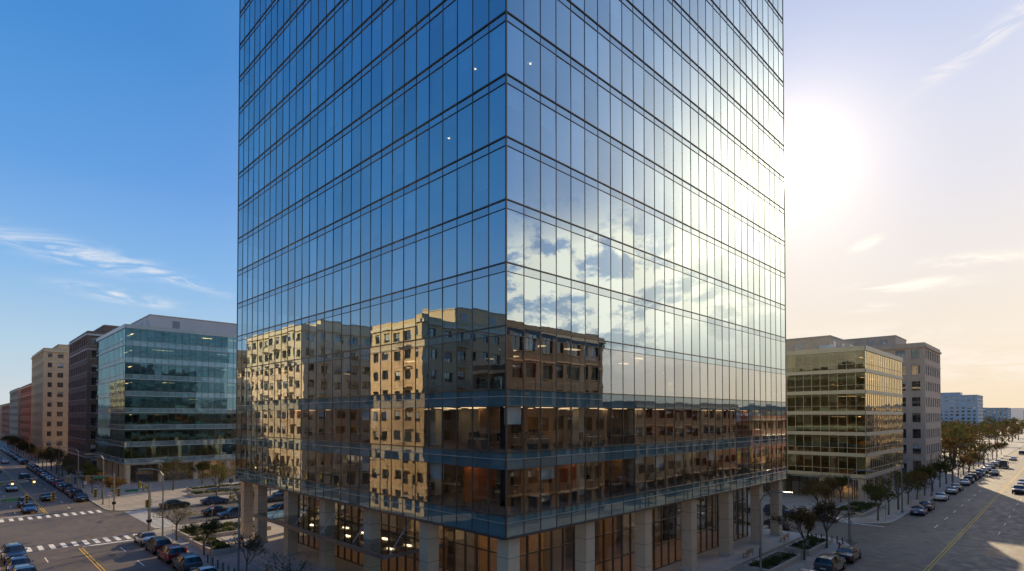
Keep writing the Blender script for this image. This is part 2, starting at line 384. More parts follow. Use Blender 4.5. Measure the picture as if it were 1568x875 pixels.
for k in range(0,NF+1):
    z=Z0+k*FH; th_=1.1 if k<=2 else .52
    st.box(.32,.32,z-th_,LX-.32,LY-.32,z-.02,M['slab'])
    st.box(.33,.33,z-.019,LX-.33,LY-.33,z-.012,M['carpet'])
st.box(.05,.05,7.9,LX-.05,LY-.05,8.02,M['slab'])
st.box(14,13,0.5,37,37,ZT,M['core'])
for k in range(NF):
    z=Z0+k*FH
    for c in range(6):
        for (cx,cy) in ((3.2,1.2+8.5*c+2),(1.2+8.5*c+2,3.2)):
            if cx<LX-1 and cy<LY-1: st.box(cx-.35,cy-.35,z,cx+.35,cy+.35,z+FH-.55,M['slab'])
st.build('floors_and_core',tower)
def desk(x,y,z,rot):
    def B(a,b,c,d,e,g,m):
        if rot: ins.box(x+b,y+a,z+c,x+e,y+d,z+g,m)
        else: ins.box(x+a,y+b,z+c,x+d,y+e,z+g,m)
    B(-.8,-.38,.70,.8,.38,.74,M['desk'])
    for a in(-.75,.71): B(a,-.34,0,a+.04,.34,.70,M['steel'])
    B(-.33,-.12,.86,.33,-.08,1.26,M['black']); B(-.04,-.10,.74,.04,-.06,.86,M['black'])
    B(-.25,.55,.42,.25,1.05,.50,M['black']); B(-.25,1.05,.5,.25,1.10,1.05,M['black']); B(-.03,.77,0,.03,.83,.42,M['black'])
for k in range(0,4):
    z=Z0+k*FH
    for face in 'WS':
        L=LY if face=='W' else LX
        s=5.0
        while s<L-4:
            for dpt in (1.7,5.0,8.2):
                if R()<0.72:
                    if face=='W': desk(dpt,s+U(-.3,.3),z,1)
                    else: desk(s+U(-.3,.3),dpt,z,0)
            if R()<0.30:
                wm=random.choice([M['orange'],M['slab'],M['wood'],M['orange'],M['core']]); dd_=U(3,6)
                zz=z+FH-1.1
                if face=='W': ins.box(1.9,s+1.5,z,1.9+dd_,s+1.62,zz,wm)
                else: ins.box(s+1.5,2.1,z,s+1.62,2.1+dd_,zz,wm)
            if R()<0.45:
                wm=random.choice([M['orange'],M['wood'],M['core'],M['slab'],M['wood']]); zz=z+FH-1.1; q=U(5.5,9.5)
                if face=='W': ins.box(q,s-1.5,z,q+.15,s+2.2,zz,wm)
                else: ins.box(s-1.5,q,z,s+2.2,q+.15,zz,wm)
            s+=3.4
        if k<3:
          for dpt in(2.5,6.5,10.5):
            s=2.5
            while s<L-3:
                zz=z+FH-(1.1 if k<2 else .52)-.02
                if R()<(0.6 if k<2 else .25):
                    if face=='W': ins.box(dpt-.3,s,zz-.04,dpt+.3,s+1.4,zz,M['lamp_int'])
                    else: ins.box(s,dpt-.3,zz-.04,s+1.4,dpt+.3,zz,M['lamp_int'])
                s+=3.4
for (a,z_,fc) in ((3.2,42.5,'W'),(5.4,42.5,'W'),(8.6,38.4,'W'),(4.5,42.6,'S')):
    zz=Z0+FH*round((z_-Z0)/FH)-.56
    if fc=='W': ins.box(2.0,a,zz-.03,2.12,a+.12,zz,M['lamp_lobby'])
    else: ins.box(a,2.0,zz-.03,a+.12,2.12,zz,M['lamp_lobby'])
ins.build('office_interior',tower)
po=MB(); PZ=0.62
po.box(-1.6,-1.6,0.10,LX+2,LY+1.2,PZ,M['paver'])
for i in range(3):
    po.box(-1.6-.42*(3-i)+.001,29.5,0.10,-1.6,42.5,PZ-.157*(3-i)+.001,M['conc'])
    po.box(8,-1.6-.42*(3-i),0.10,30,-1.6,PZ-.157*(3-i)+.001,M['conc'])
for y in (29.5,36,42.4):
    po.cyl((-2.9,y,.12),(-2.9,y,1.1),.025,.025,6,M['steel']); po.cyl((-1.5,y,.6),(-1.5,y,1.55),.025,.025,6,M['steel']); po.cyl((-2.9,y,1.1),(-1.5,y,1.55),.025,.025,6,M['steel'])
po.build('podium_and_steps',tower)
cl=MB(); cs=[1.2+8.5*i for i in range(6)]
def col(x,y): 
    cl.box(x-.55,y-.55,PZ+.35,x+.55,y+.55,7.88,M['stone']); cl.box(x-.63,y-.63,PZ-.01,x+.63,y+.63,PZ+.35,M['conc'])
    for z in(2.6,4.6,6.4): cl.box(x-.555,y-.555,z,x+.555,y+.555,z+.03,M['mull'])
for c in cs: 
    col(c,1.0)
    if c>2: col(1.0,c)
col(LX-1.0,1.0); col(1.0,LY-1.0); col(LX-1,LY-1); 
for c in cs[1:]: col(LX-1,c); col(c,LY-1)
cl.build('stone_columns',tower)
lo=MB(); LR=(4.2,3.4,LX-4.2,LY-6)
for f in 'WSEN':
    Wd=fw(LR,f); n=round(Wd/1.42); md=Wd/n
    for i in range(n):
        for z0,z1 in((PZ,3.0),(3.0,5.4),(5.4,7.88)):
            pane(lo,LR,f,i*md,(i+1)*md,0,z0,z1,M['lobbyglass'],.001)
    for i in range(n+1): fbox(lo,LR,f,max(0,i*md-.04),min(Wd,i*md+.04),-.12,.08,PZ,7.88,M['mull'])
    for z in(PZ+.05,3.0,5.4,7.8): fbox(lo,LR,f,0,Wd,-.10,.06,z-.05,z+.05,M['mull'])
lo.box(4.3,3.5,PZ-.01,LX-4.3,LY-6.1,PZ+.01,M['wood'])
for i in range(9):
    a=5.5+i*4.4
    lo.box(9.8,a,PZ,10.0,a+3.2,7.2,(M['wood'],M['core'],M['slab'])[i%3]); lo.box(a,9.3,PZ,a+3.0,9.5,7.2,(M['wood'],M['slab'],M['core'],M['black'])[i%4])
    for d in(6.2,8.4):
        lo.box(d,a,7.78,d+.3,a+1.0,7.85,M['lamp_lobby']); lo.box(a,d-.8,7.78,a+1.0,d-.5,7.85,M['lamp_lobby'])
lo.build('lobby',tower)
ca=MB(); cy0,cy1=12.0,38.8
ca.box(-1.7,cy0,4.70,-1.45,cy1,5.05,M['steel']); ca.box(3.9,cy0,4.70,4.1,cy1,5.05,M['steel'])
n=14
for i in range(n+1):
    y=cy0+(cy1-cy0)*i/n; ca.box(-1.45,max(cy0,y-.06),4.73,3.9,min(cy1,y+.06),5.0,M['steel'])
for i in range(n):
    y=cy0+(cy1-cy0)*i/n; yy=cy0+(cy1-cy0)*(i+1)/n; ca.box(-1.6,y+.08,5.06,3.9,yy-.08,5.085,M['canopyglass'])
for i in range(0,n+1,3):
    y=cy0+(cy1-cy0)*i/n; ca.cyl((-1.2,y,5.0),(1.0,y,7.8),.04,.04,6,M['steel'])
ca.build('entrance_canopy',tower)
rf=MB(); rf.box(.3,.3,ZT,LX-.3,LY-.3,ZT+.3,M['roof']); rf.box(12,12,ZT+.3,39,38,ZT+5,M['grey']); rf.build('roof',tower)
# ------------------------------------------------------------------ other buildings
def roof_stuff(mb,r,z,n=6,box=None,bm=None):
    for _ in range(n):
        x=U(r[0]+3,r[2]-5); y=U(r[1]+3,r[3]-5); a=U(1.2,3); h=U(.8,1.8)
        mb.box(x,y,z,x+a,y+U(1.2,2.6),z+h,M['grey'])
        mb.box(x+.2,y+.2,z+h,x+a-.3,y+.9,z+h+.2,M['steel'])
    if box:
        for (x0,y0,x1,y1,h) in box:
            mb.box(x0,y0,z,x1,y1,z+h,bm or M['grey']); mb.box(x0-.1,y0-.1,z+h,x1+.1,y1+.1,z+h+.25,M['conc'])
            for f in 'WS':
                rr=(x0,y0,x1,y1); s=2
                while s<fw(rr,f)-3: 
                    if R()<.3: fbox(mb,rr,f,s,s+1.6,-.1,.06,z+h*.3,z+h*.8,M['steel'])
                    s+=3
def glass_building(name,r,base,nf,fh,mod,g,sp,line,pent=None,pm=None,sph=1.0,colm=None):
    e=empty(name); gm=MB(); mm=MB(); im=MB()
    zt=base+nf*fh; x0,y0,x1,y1=r; iv=sp.name.startswith('ivory')
    for f in 'WSEN':
        Wd=fw(r,f); n=max(2,round(Wd/mod)); md=Wd/n
        for k in range(nf):
            z=base+k*fh
            for i in range(n):
                if not iv: pane(gm,r,f,i*md,(i+1)*md,0,z,z+sph,sp,.002)
                pane(gm,r,f,i*md,(i+1)*md,0,z+sph,z+fh,g,.003)
                if f in 'WS' and R()<.35: 
                    d=random.choice([.5,1,1.6,2.4]); pane(im,r,f,i*md+.05,(i+1)*md-.05,-.2,z+fh-d,z+fh,M['blind'],0)
            if iv: fbox(mm,r,f,0,Wd,-.25,.10,z,z+sph,sp); fbox(mm,r,f,0,Wd,-.08,.07,z+sph+.9,z+sph+.96,line)
            fbox(mm,r,f,0,Wd,-.06,.16,z-.08,z+.08,line)
            if not iv: fbox(mm,r,f,0,Wd,-.06,.08,z+sph-.04,z+sph+.04,line)
        for i in range(n+1): fbox(mm,r,f,max(0,i*md-.035),min(Wd,i*md+.035),-.08,.06,base,zt,M['mull'] if not iv else line)
        fbox(mm,r,f,0,Wd,-.3,.18,zt,zt+.9,line)
    for k in range(nf+1):
        z=base+k*fh; im.box(x0+.3,y0+.3,z-.45,x1-.3,y1-.3,z-.01,M['slab'])
    im.box(x0+8,y0+8,0,x1-8,y1-8,zt-.5,M['core'])
    for k in range(nf):
        z=base+k*fh
        for q in range(16):
            if R()<.5: a=U(y0+2,y1-4); im.box(x0+U(2,6),a,z,x0+U(2,6)+.9,a+U(1,3),z+U(.9,2.6),random.choice([M['core'],M['desk'],M['black']]))
            else: a=U(x0+2,x1-4); im.box(a,y0+U(2,4),z,a+U(1,3),y0+U(4.2,6),z+U(.9,2.6),random.choice([M['core'],M['desk'],M['wood'],M['black']]))
        for q in range(5):
            a=U(y0+2,y1-4); im.box(x0+2.5,a,z+fh-.5,x0+2.9,a+2.4,z+fh-.46,M['lamp_int']); a=U(x0+2,x1-4); im.box(a,y0+2.5,z+fh-.5,a+2.4,y0+2.9,z+fh-.46,M['lamp_int'])
    cm=colm or M['stone']
    for f in 'WSEN':
        Wd=fw(r,f); n=max(2,round(Wd/7.5)); md=Wd/n
        for i in range(n+1):
            s=min(max(i*md,.7),Wd-.7); p=fp(r,f,s,-.9,0)
            im.box(p[0]-.45,p[1]-.45,.12,p[0]+.45,p[1]+.45,base-.05,cm)
    lr=(x0+3,y0+3,x1-3,y1-3)
    for f in 'WSEN':
        Wd=fw(lr,f); n=round(Wd/1.6); md=Wd/n
        for i in range(n): pane(gm,lr,f,i*md,(i+1)*md,0,.13,base-.5,M['lobbyglass'],.001)
        for i in range(0,n+1): fbox(mm,lr,f,max(0,i*md-.05),min(Wd,i*md+.05),-.1,.08,.13,base-.46,M['mull'])
        fbox(mm,lr,f,0,Wd,-.08,.06,2.8,2.95,M['mull'])
    for q in range(8):
        a=U(x0+4,x1-6); im.box(a,y0+5,base-.6,a+1.5,y0+5.3,base-.5,M['lamp_lobby'])
    im.box(x0+.3,y0+.3,zt+.0,x1-.3,y1-.3,zt+.3,M['roof'])
    roof_stuff(im,r,zt+.3,5,pent,pm)
    gm.build('glazing',e); mm.build('frames',e); im.build('structure',e); return e
def masonry_building(name,r,nf,fh,bay,mw,trim=None,base=None,pier=1.2,sill=1.25,dep=.35,faces='WSEN',pent=None,balc=0,basem=None):
    e=empty(name); mb=MB(); gm=MB(); x0,y0,x1,y1=r; base=base or fh*1.15; zt=base+(nf-1)*fh
    trim=trim or mw
    mb.box(x0+dep+.14,y0+dep+.14,0,x1-dep-.14,y1-dep-.14,zt-.1,M['black'])
    for f in 'WSEN':
        Wd=fw(r,f)
        n=max(1,round(Wd/bay)); md=Wd/n
        for i in range(n+1):
            a=max(0,i*md-pier/2); b=min(Wd,i*md+pier/2)
            if i in(0,n): a=max(0,i*md-pier*.8); b=min(Wd,i*md+pier*.8)
            fbox(mb,r,f,a,b,-dep-.1,0,0,zt,mw)
        for i in range(n):
            a=i*md+pier/2-.06; b=(i+1)*md-pier/2+.06
            for k in range(nf):
                z=0 if k==0 else base+(k-1)*fh; h=base if k==0 else fh
                sl_=.5 if k==0 else sill
                fbox(mb,r,f,a,b,-dep-.1,-.03,z,z+sl_,(basem or mw) if k==0 else mw)
                fbox(mb,r,f,a,b,-.06,.06,z+sl_,z+sl_+.1,trim)
                fbox(mb,r,f,a,b,-dep-.1,-.03,z+h-.45,z+h-.008,mw)
                pane(gm,r,f,a,b,-dep,z+sl_+.1,z+h-.45,M['win'],.003)
                c=(a+b)/2; fbox(mb,r,f,c-.04,c+.04,-dep-.02,-dep+.06,z+sl_+.1,z+h-.45,M['mull'])
                zc=z+sl_+.1+(h-.55-sl_)*.62; fbox(mb,r,f,a,b,-dep-.02,-dep+.05,zc-.03,zc+.03,M['mull'])
                if R()<.3: fbox(mb,r,f,a+.05,b-.05,-dep+.012,-dep+.03,z+h-.45-U(.3,1.1),z+h-.45,M['blind'])
                if balc and k>0 and i%balc==1:
                    fbox(mb,r,f,a-.2,b+.2,-.02,1.0,z+.0,z+.15,trim)
                    fbox(mb,r,f,a-.2,b+.2,.95,.98,z+1.05,z+1.12,M['darkpole'])
                    q=a-.2
                    while q<b+.2: fbox(mb,r,f,q,q+.03,.95,.98,z+.15,z+1.05,M['darkpole']); q+=.3
        fbox(mb,r,f,0,Wd,-.2,.12,base-.25,base+.05,trim)
        fbox(mb,r,f,0,Wd,-.2,.10,zt-fh*1.0-.15,zt-fh+.1,trim)
        fbox(mb,r,f,0,Wd,-.5,.35,zt,zt+.5,trim); fbox(mb,r,f,0,Wd,-.45,.02,zt+.5,zt+1.3,mw)
    mb.box(x0+.5,y0+.5,zt,x1-.5,y1-.5,zt+.25,M['roof'])
    roof_stuff(mb,r,zt+.25,4,pent,mw)
    mb.build('walls',e); gm.build('windows',e); return e
glass_building('glass_office_building',(2.8,130,64,166),4.9,8,3.97,1.5,M['bglass'],M['bspan'],M['mull_l'],pent=[(9,136,46,160,4.2)],pm=M['grey'],sph=1.1)
glass_building('glass_office_building',(93,.6,124.6,46),4.6,6,3.92,1.5,M['cglass'],M['cspan'],M['cspan'],pent=[(99,8,116,40,3.6)],pm=M['beige'],sph=.6)
masonry_building('concrete_office_building',(152,.6,176,60),8,4.15,3.4,M['beige'],M['beige'],pent=[(158,8,172,45,4)],pier=1.3)
masonry_building('brown_apartment_building',(1.5,172,40,207),10,3.85,3.6,M['brown'],M['grey'],pent=[(6,176,20,195,3.5)],pier=1.3,sill=1.0)
masonry_building('tan_apartment_building',(-2.7,232,32,273),11,3.5,3.1,M['tan'],M['cream'],pent=[(2,238,14,255,3)],pier=1.5)
masonry_building('red_brick_building',(-2.2,282,30,330),8,3.5,3.4,M['red'],M['cream'],pier=1.5)
masonry_building('tan_office_building',(-2.7,334,30,390),8,3.5,3.6,M['tan2'],M['cream'],pier=1.4)
masonry_building('red_brick_building',(-2.5,400,30,460),6,3.6,3.6,M['red'],M['tan'],pier=1.6)
masonry_building('buff_brick_building',(-3,470,30,620),6,3.6,4.2,M['tan2'],M['cream'],pier=1.6)
masonry_building('art_deco_apartment_building',(-62,46,-27,62),9,3.35,3.0,M['tan'],M['cream'],pent=[(-60,50,-36,58,4.2)],pier=1.3,balc=4)
masonry_building('balcony_apartment_building',(-58,90,-27,122),10,3.4,3.4,M['cream'],M['cream'],pent=[(-50,96,-34,112,3)],pier=1.3,balc=2)
masonry_building('tan_apartment_building',(-60,128,-27,170),9,3.5,3.4,M['tan'],M['cream'],pier=1.3,balc=3)
masonry_building('red_brick_building',(-60,176,-27,230),8,3.5,3.6,M['red'],M['cream'],pier=1.4)
masonry_building('buff_brick_building',(-60,238,-27,330),9,3.5,4.0,M['tan2'],M['cream'],pier=1.4)
masonry_building('brown_brick_building',(-75,-2,-30,38),6,3.6,3.6,M['brown'],M['tan'],pier=1.3)
masonry_building('dark_office_building',(4,-58,52.7,-30),7,3.95,3.3,M['brown'],M['tan2'],pier=1.0)
masonry_building('buff_brick_building',(64,-55,108,-31),5,3.4,3.6,M['brown'],M['tan2'],pier=1.2)
masonry_building('red_brick_building',(116,-56,160,-31),4,3.6,3.8,M['red'],M['cream'],pier=1.2)
masonry_building('tan_apartment_building',(170,-60,230,-31),5,3.5,3.8,M['tan2'],M['cream'],pier=1.2)
masonry_building('buff_brick_building',(250,-60,330,-32),5,3.6,4.2,M['tan2'],M['cream'],pier=1.2)
masonry_building('distant_office_building',(900,60,960,130),9,4.6,6,M['grey'],M['grey'],pent=[(920,80,945,110,5)],pier=2.6,sill=1.8)
for (x,y,wx,wy,n) in [(700,140,60,40,5),(1200,50,70,60,7),(1400,-20,90,60,6),(1000,260,80,60,6),(1500,200,90,60,8)]:
    masonry_building('distant_building',(x,y,x+wx,y+wy),n,4,7,random.choice([M['tan2'],M['cream'],M['grey']]),pier=3)
mb=MB(); 
def ridge(R0,h0,h1,a0,a1,n,seed):
    random.seed(seed); ph=[U(0,6.28) for _ in range(6)]
    prev=None
    for i in range(n+1):
        a=math.radians(a0+(a1-a0)*i/n); h=h0+(h1-h0)*(0.5+0.25*math.sin(a*9+ph[0])+0.15*math.sin(a*23+ph[1])+0.1*math.sin(a*61+ph[2]))
        p=(R0*math.cos(a),R0*math.sin(a)); q=((R0+900)*math.cos(a),(R0+900)*math.sin(a)); q0=((R0-500)*math.cos(a),(R0-500)*math.sin(a))
        cur=[(*q0,-1),(*p,h),(*q,-1)]
        if prev:
            mb.poly([prev[0],cur[0],cur[1],prev[1]],M['hill']); mb.poly([prev[1],cur[1],cur[2],prev[2]],M['hill'])
        prev=cur
ridge(4200,30,85,-60,130,240,3); ridge(6500,60,150,-60,130,240,5); mb.build('hills',smooth=True)
random.seed(11)
# ------------------------------------------------------------------ trees
def tree_geo(mb,h,leaf,n,ls,ox=0,oy=0,seed=0):
    rn=random.Random(seed); tips=[]
    def br(p,d,L,r,lv):
        q=p+d*L; mb.cyl(p,q,r,r*.62,6 if lv<2 else 4,M['bark'],False)
        if lv>=2: tips.append((p+(q-p)*.5,q))
        if lv>=4: return
        k=3 if lv<3 else 2
        for i in range(k+ (1 if lv==0 else 0)):
            a=rn.uniform(0,6.28); sp=rn.uniform(.35,.85)
            o=d.orthogonal().normalized(); o.rotate(Matrix.Rotation(a,3,d))
            nd=(d*math.cos(sp)+o*math.sin(sp)); nd.z+=.12; nd.normalize()
            br(p+(q-p)*rn.uniform(.65,1.0),nd,L*rn.uniform(.6,.82),r*.58,lv+1)
    br(Vector((ox,oy,-.05)),Vector((rn.uniform(-.04,.04),rn.uniform(-.04,.04),1)).normalized(),h*.33,h*.02,0)
    for i in range(n):
        a,b=rn.choice(tips); c=a.lerp(b,rn.random()*1.1)+Vector((rn.gauss(0,.22),rn.gauss(0,.22),rn.gauss(0,.2)))*h/7
        u=Vector((rn.gauss(0,1),rn.gauss(0,1),rn.gauss(0,1))).normalized(); v=u.orthogonal().normalized(); s=ls*rn.uniform(.6,1.4)
        mb.poly([c-u*s-v*s*.3,c-v*s*.6,c+u*s,c+v*s*.6],leaf)
trees=[]
for i,(h,lf,n,ls) in enumerate([(7.5,M['leafa'],1500,.11),(7,M['leafg'],2400,.12),(8.5,M['leafg'],1600,.11),(6.5,M['leafa'],1900,.11),(8,M['leafg'],500,.09)]):
    b=MB(); tree_geo(b,h,lf,n,ls,seed=20+i); trees.append(b.mesh('street_tree'))
def tree(x,y,z=.13,k=None,sc=1):
    return put(random.choice(trees) if k is None else trees[k],'street_tree',(x,y,z),U(0,6),sc*U(.9,1.1))
for x in (41,49,74,81,88,96,104,112,121,130,139,148,158,168,178,190,202,215,230,245,262,280): tree(x,-5.2)
for x in (77,84,90): tree(x,4)
for y in (2,10,19,28,38): tree(73,y); 
for y in (6,15,25,36): tree(90,y,sc=.9)
for y in (20,31,44,55): tree(-5.2,y,sc=.75)
for y in range(95,360,11): tree(-5.0,y)
for y in range(95,360,11): tree(-24,y)
for x in (10,20,32,44): tree(x,88.5); 
for x in (6,16,28,40,50): tree(x,63.5,sc=.9)
for x,y in((8,110),(16,118),(26,112),(36,120),(46,110),(14,100),(30,101)): tree(x,y)
for y in (10,25,40): tree(-24,y)
for x in range(60,260,14): tree(x,-26)
b=MB(); rn=random.Random(4)
def blobtree(b,x,y,h,leaf,n,rn,ls):
    b.cyl((x,y,0),(x,y,h*.5),.3,.15,5,M['bark'],False)
    cl_=[(Vector((x+rn.gauss(0,h*.17),y+rn.gauss(0,h*.17),h*rn.uniform(.35,.86))),h*rn.uniform(.12,.2)) for _ in range(9)]
    for c,r in cl_[:5]: b.cyl((x,y,h*.35),tuple(c),.12,.03,4,M['bark'],False)
    for i in range(n):
        c,r=rn.choice(cl_); d=Vector((rn.gauss(0,1),rn.gauss(0,1),rn.gauss(0,1))).normalized()*r*rn.uniform(.5,1.1); p=c+d
        u=Vector((rn.gauss(0,1),rn.gauss(0,1),rn.gauss(0,1))).normalized(); v=u.orthogonal().normalized(); s=ls*rn.uniform(.6,1.4)
        b.poly([p-u*s,p-v*s*.7,p+u*s,p+v*s*.7],leaf)
for i in range(230):
    x=184+rn.random()**1.5*420; y=rn.uniform(-1,50+(x-184)*.3)
    blobtree(b,x,y,rn.uniform(9,15.5),rn.choice([M['leafa'],M['leafa'],M['leafg']]),240,rn,.45)
for i in range(150):
    x=rn.uniform(450,1500); y=rn.choice([rn.uniform(0,300),rn.uniform(-120,-30)])
    blobtree(b,x,y,rn.uniform(10,17),rn.choice([M['leafa'],M['leafg']]),110,rn,.8)
b.build('distant_trees')
# ------------------------------------------------------------------ planters and shrubs
def shrub_geo(b,x,y,z,r,n,rn):
    for i in range(n):
        d=Vector((rn.gauss(0,1),rn.gauss(0,1),abs(rn.gauss(0,1)))).normalized()*r*rn.uniform(.4,1.05); p=Vector((x,y,z))+Vector((d.x,d.y,d.z*.8))
        u=Vector((rn.gauss(0,1),rn.gauss(0,1),rn.gauss(0,1))).normalized(); v=u.orthogonal().normalized(); s=.09*rn.uniform(.6,1.5)
        b.poly([p-u*s,p-v*s*.6,p+u*s,p+v*s*.6],M['shrub'])
def planter(x0,y0,x1,y1,h=.55,z=.12):
    b=MB(); t_=.25
    b.box(x0,y0,z,x1,y0+t_,z+h,M['conc']); b.box(x0,y1-t_,z,x1,y1,z+h-.001,M['conc']); b.box(x0,y0+t_,z,x0+t_,y1-t_,z+h-.002,M['conc']); b.box(x1-t_,y0+t_,z,x1,y1-t_,z+h-.003,M['conc'])
    b.box(x0+t_,y0+t_,z,x1-t_,y1-t_,z+h-.1,M['mulch'])
    A_=(x1-x0)*(y1-y0)
    for i in range(int(A_*.8)+2):
        shrub_geo(b,U(x0+.5,x1-.5),U(y0+.5,y1-.5),z+h-.12,U(.3,.65),70,random)
    b.build('planter')
planter(-4.6,43,-1.9,52); planter(-4.6,14,-2.2,28.5); planter(32,-5.0,41,-2.2); planter(43.5,-5,52,-2.2); planter(-4.2,53,6,60); planter(53.5,4,55.4,30); planter(12,53,40,59)
planter(76,-3,90,2); planter(8,95,30,100); planter(10,104,22,108); planter(34,96,54,104)
# ------------------------------------------------------------------ street furniture
def lamp_mesh():
    b=MB(); m=M['steel']
    b.cyl((0,0,0),(0,0,.5),.19,.16,10,m); b.cyl((0,0,.5),(0,0,8.2),.11,.07,8,m)
    pts=[Vector((0,0,8.2)),Vector((.35,0,8.75)),Vector((1.0,0,9.05)),Vector((2.0,0,9.15))]
    for i in range(3): b.cyl(pts[i],pts[i+1],.06,.05,6,m)
    b.box(1.9,-.16,9.08,2.75,.16,9.22,m); b.box(2.0,-.12,9.05,2.7,.12,9.078,M['slab']); b.box(-.02,-.3,3.2,.0,.3,4.0,M['darkpole'])
    return b.mesh('street_lamp')
lampm=lamp_mesh()
for (x,y,r) in [(-6.3,30,math.pi),(-6.3,57,math.pi),(-6.3,97,math.pi),(-6.3,125,math.pi),(-6.3,155,math.pi),(-6.3,190,math.pi),(-6.3,230,math.pi),(-22.8,100,0),(-22.8,140,0),(-22.8,180,0),(-22.8,50,0),
   (54.2,-6.3,-1.57),(85,-6.3,-1.57),(112,-6.3,-1.57),(140,-6.3,-1.57),(170,-6.3,-1.57),(205,-6.3,-1.57),(245,-6.3,-1.57),(26,-6.3,-1.57),(8,64.8,1.57),(34,64.8,1.57),(12,87,-1.57),(40,87,-1.57),(100,-24.8,1.57),(150,-24.8,1.57),(210,-24.8,1.57)]:
    put(lampm,'street_lamp',(x,y,.13),r)
E={'r':mat('signal_red',(.1,.01,.01),.4),'y':mat('signal_amber_lit',(1,.6,.1),.4,emit=4,ecol=(1,.75,.25)),'g':mat('signal_green_lit',(.05,.4,.2),.4,emit=.8,ecol=(.2,1,.5)),'o':mat('signal_off',(.03,.05,.03),.4)}
M['sigbody']=mat('signal_housing',(.45,.30,.03),.5)
M['signg']=mat('street_sign_green',(.02,.18,.09),.5)
def signal_mesh(lit,L=6.5):
    b=MB(); m=M['steel']; b.cyl((0,0,0),(0,0,6.3),.13,.1,8,m); b.cyl((0,0,5.8),(L,0,6.3),.09,.05,8,m)
    def head(x,z,lit):
        b.box(x-.18,-.14,z,x+.18,.14,z+1.05,M['sigbody'])
        for i,k in enumerate(('g','y','r')):
            mm_=E[k] if (lit==k) else E['o']
            zc=z+.18+i*.34; b.cyl((x,-.14,zc),(x,-.19,zc),.13,.13,12,mm_); b.box(x-.15,-.34,zc+.12,x+.15,-.14,zc+.14,M['black'])
            b.cyl((x,.14,zc),(x,.19,zc),.13,.13,12,E['o'])
    head(L-.4,5.2,lit); head(L*.55,5.1,lit); head(.25,3.2,'o')
    b.box(L*.2,-.03,5.55,L*.2+1.5,.0,5.85,M['signg']); b.box(-.25,-.2,1.1,.25,.2,1.5,M['darkpole'])
    return b.mesh('traffic_light')
sg=signal_mesh('o'); sgy=signal_mesh('y'); sgg=signal_mesh('g')
for (x,y,r,s_) in [(-6.2,64.6,math.pi,sg),(-6.3,87.6,math.pi,sg),(-22.7,87.4,0,sgy),(-22.7,64.8,0,sg),(-6.0,65.0,1.57,sgg)]:
    put(s_,'traffic_light',(x,y,.13),r)
M['sw']=mat('sign_white',(.75,.75,.72),.4); M['sr']=mat('sign_red',(.5,.03,.03),.4); M['sb']=mat('sign_blue',(.02,.12,.4),.4)
def sign_mesh(kind):
    b=MB(); b.cyl((0,0,0),(0,0,2.7),.035,.035,6,M['steel'])
    if kind==0: b.box(-.23,-.05,2.0,.23,-.035,2.6,M['sw']); b.box(-.17,-.056,2.25,.17,-.051,2.5,M['sr'])
    else: b.box(-.3,-.05,2.0,.3,-.035,2.5,M['sb']); b.box(-.2,-.056,2.2,.2,-.051,2.3,M['white'])
    return b.mesh('traffic_sign')
s0,s1=sign_mesh(0),sign_mesh(1)
for i,(x,y,r) in enumerate([(-6.3,38,1.2),(-6.4,52,1.2),(-6.3,104,0),(-6.3,116,0),(60-5,-6.3,0),(92,-6.3,0),(100,-6.3,0),(2,64.9,0),(74,-6.2,0),(-6.2,92,0),(22,87,0)]):
    put(s0 if i%2 else s1,'traffic_sign',(x,y,.13),r)
def hydrant():
    b=MB(); m=mat('hydrant_red',(.45,.05,.03),.5); b.cyl((0,0,0),(0,0,.08),.17,.17,12,m); b.cyl((0,0,.08),(0,0,.55),.11,.11,12,m); b.cyl((0,0,.55),(0,0,.6),.14,.14,12,m); b.cyl((0,0,.6),(0,0,.72),.11,.04,12,m)
    b.cyl((-.2,0,.42),(.2,0,.42),.05,.05,8,m); b.cyl((0,-.18,.4),(0,0,.4),.07,.07,8,m); return b.mesh('fire_hydrant')
hyd=hydrant(); put(hyd,'fire_hydrant',(-6.3,46.8,.13)); put(hyd,'fire_hydrant',(50,-6.3,.13))
def bench():
    b=MB()
    for i in range(4): b.box(-.9,-.22+i*.12,.43,.9,-.13+i*.12,.46,M['wood'])
    for i in range(3): b.box(-.9,.27,.55+i*.13,.9,.30,.64+i*.13,M['wood'])
    for x in(-.75,.7): b.box(x,-.2,0,x+.05,-.15,.43,M['darkpole']); b.box(x,.25,0,x+.05,.269,.9,M['darkpole']); b.box(x,-.15,.38,x+.05,.25,.428,M['darkpole'])
    return b.mesh('park_bench')
bm=bench()
for x,y,r in((36,-1.0,3.14),(47,-1.0,3.14),(-5.6,30,1.57),(-5.5,24,1.57),(20,103,0),(26,103,0)): put(bm,'park_bench',(x,y,.13 if y>80 or x<0 else .62),r)
def bollard():
    b=MB(); b.cyl((0,0,0),(0,0,.9),.09,.09,10,M['steel']); b.cyl((0,0,.9),(0,0,.96),.09,.03,10,M['steel']); return b.mesh('bollard')
bo=bollard()
for i in range(8): put(bo,'bollard',(-6.0,40-i*1.6,.13))
for i in range(7): put(bo,'bollard',(52.5,-6.0+i*.6,.13))
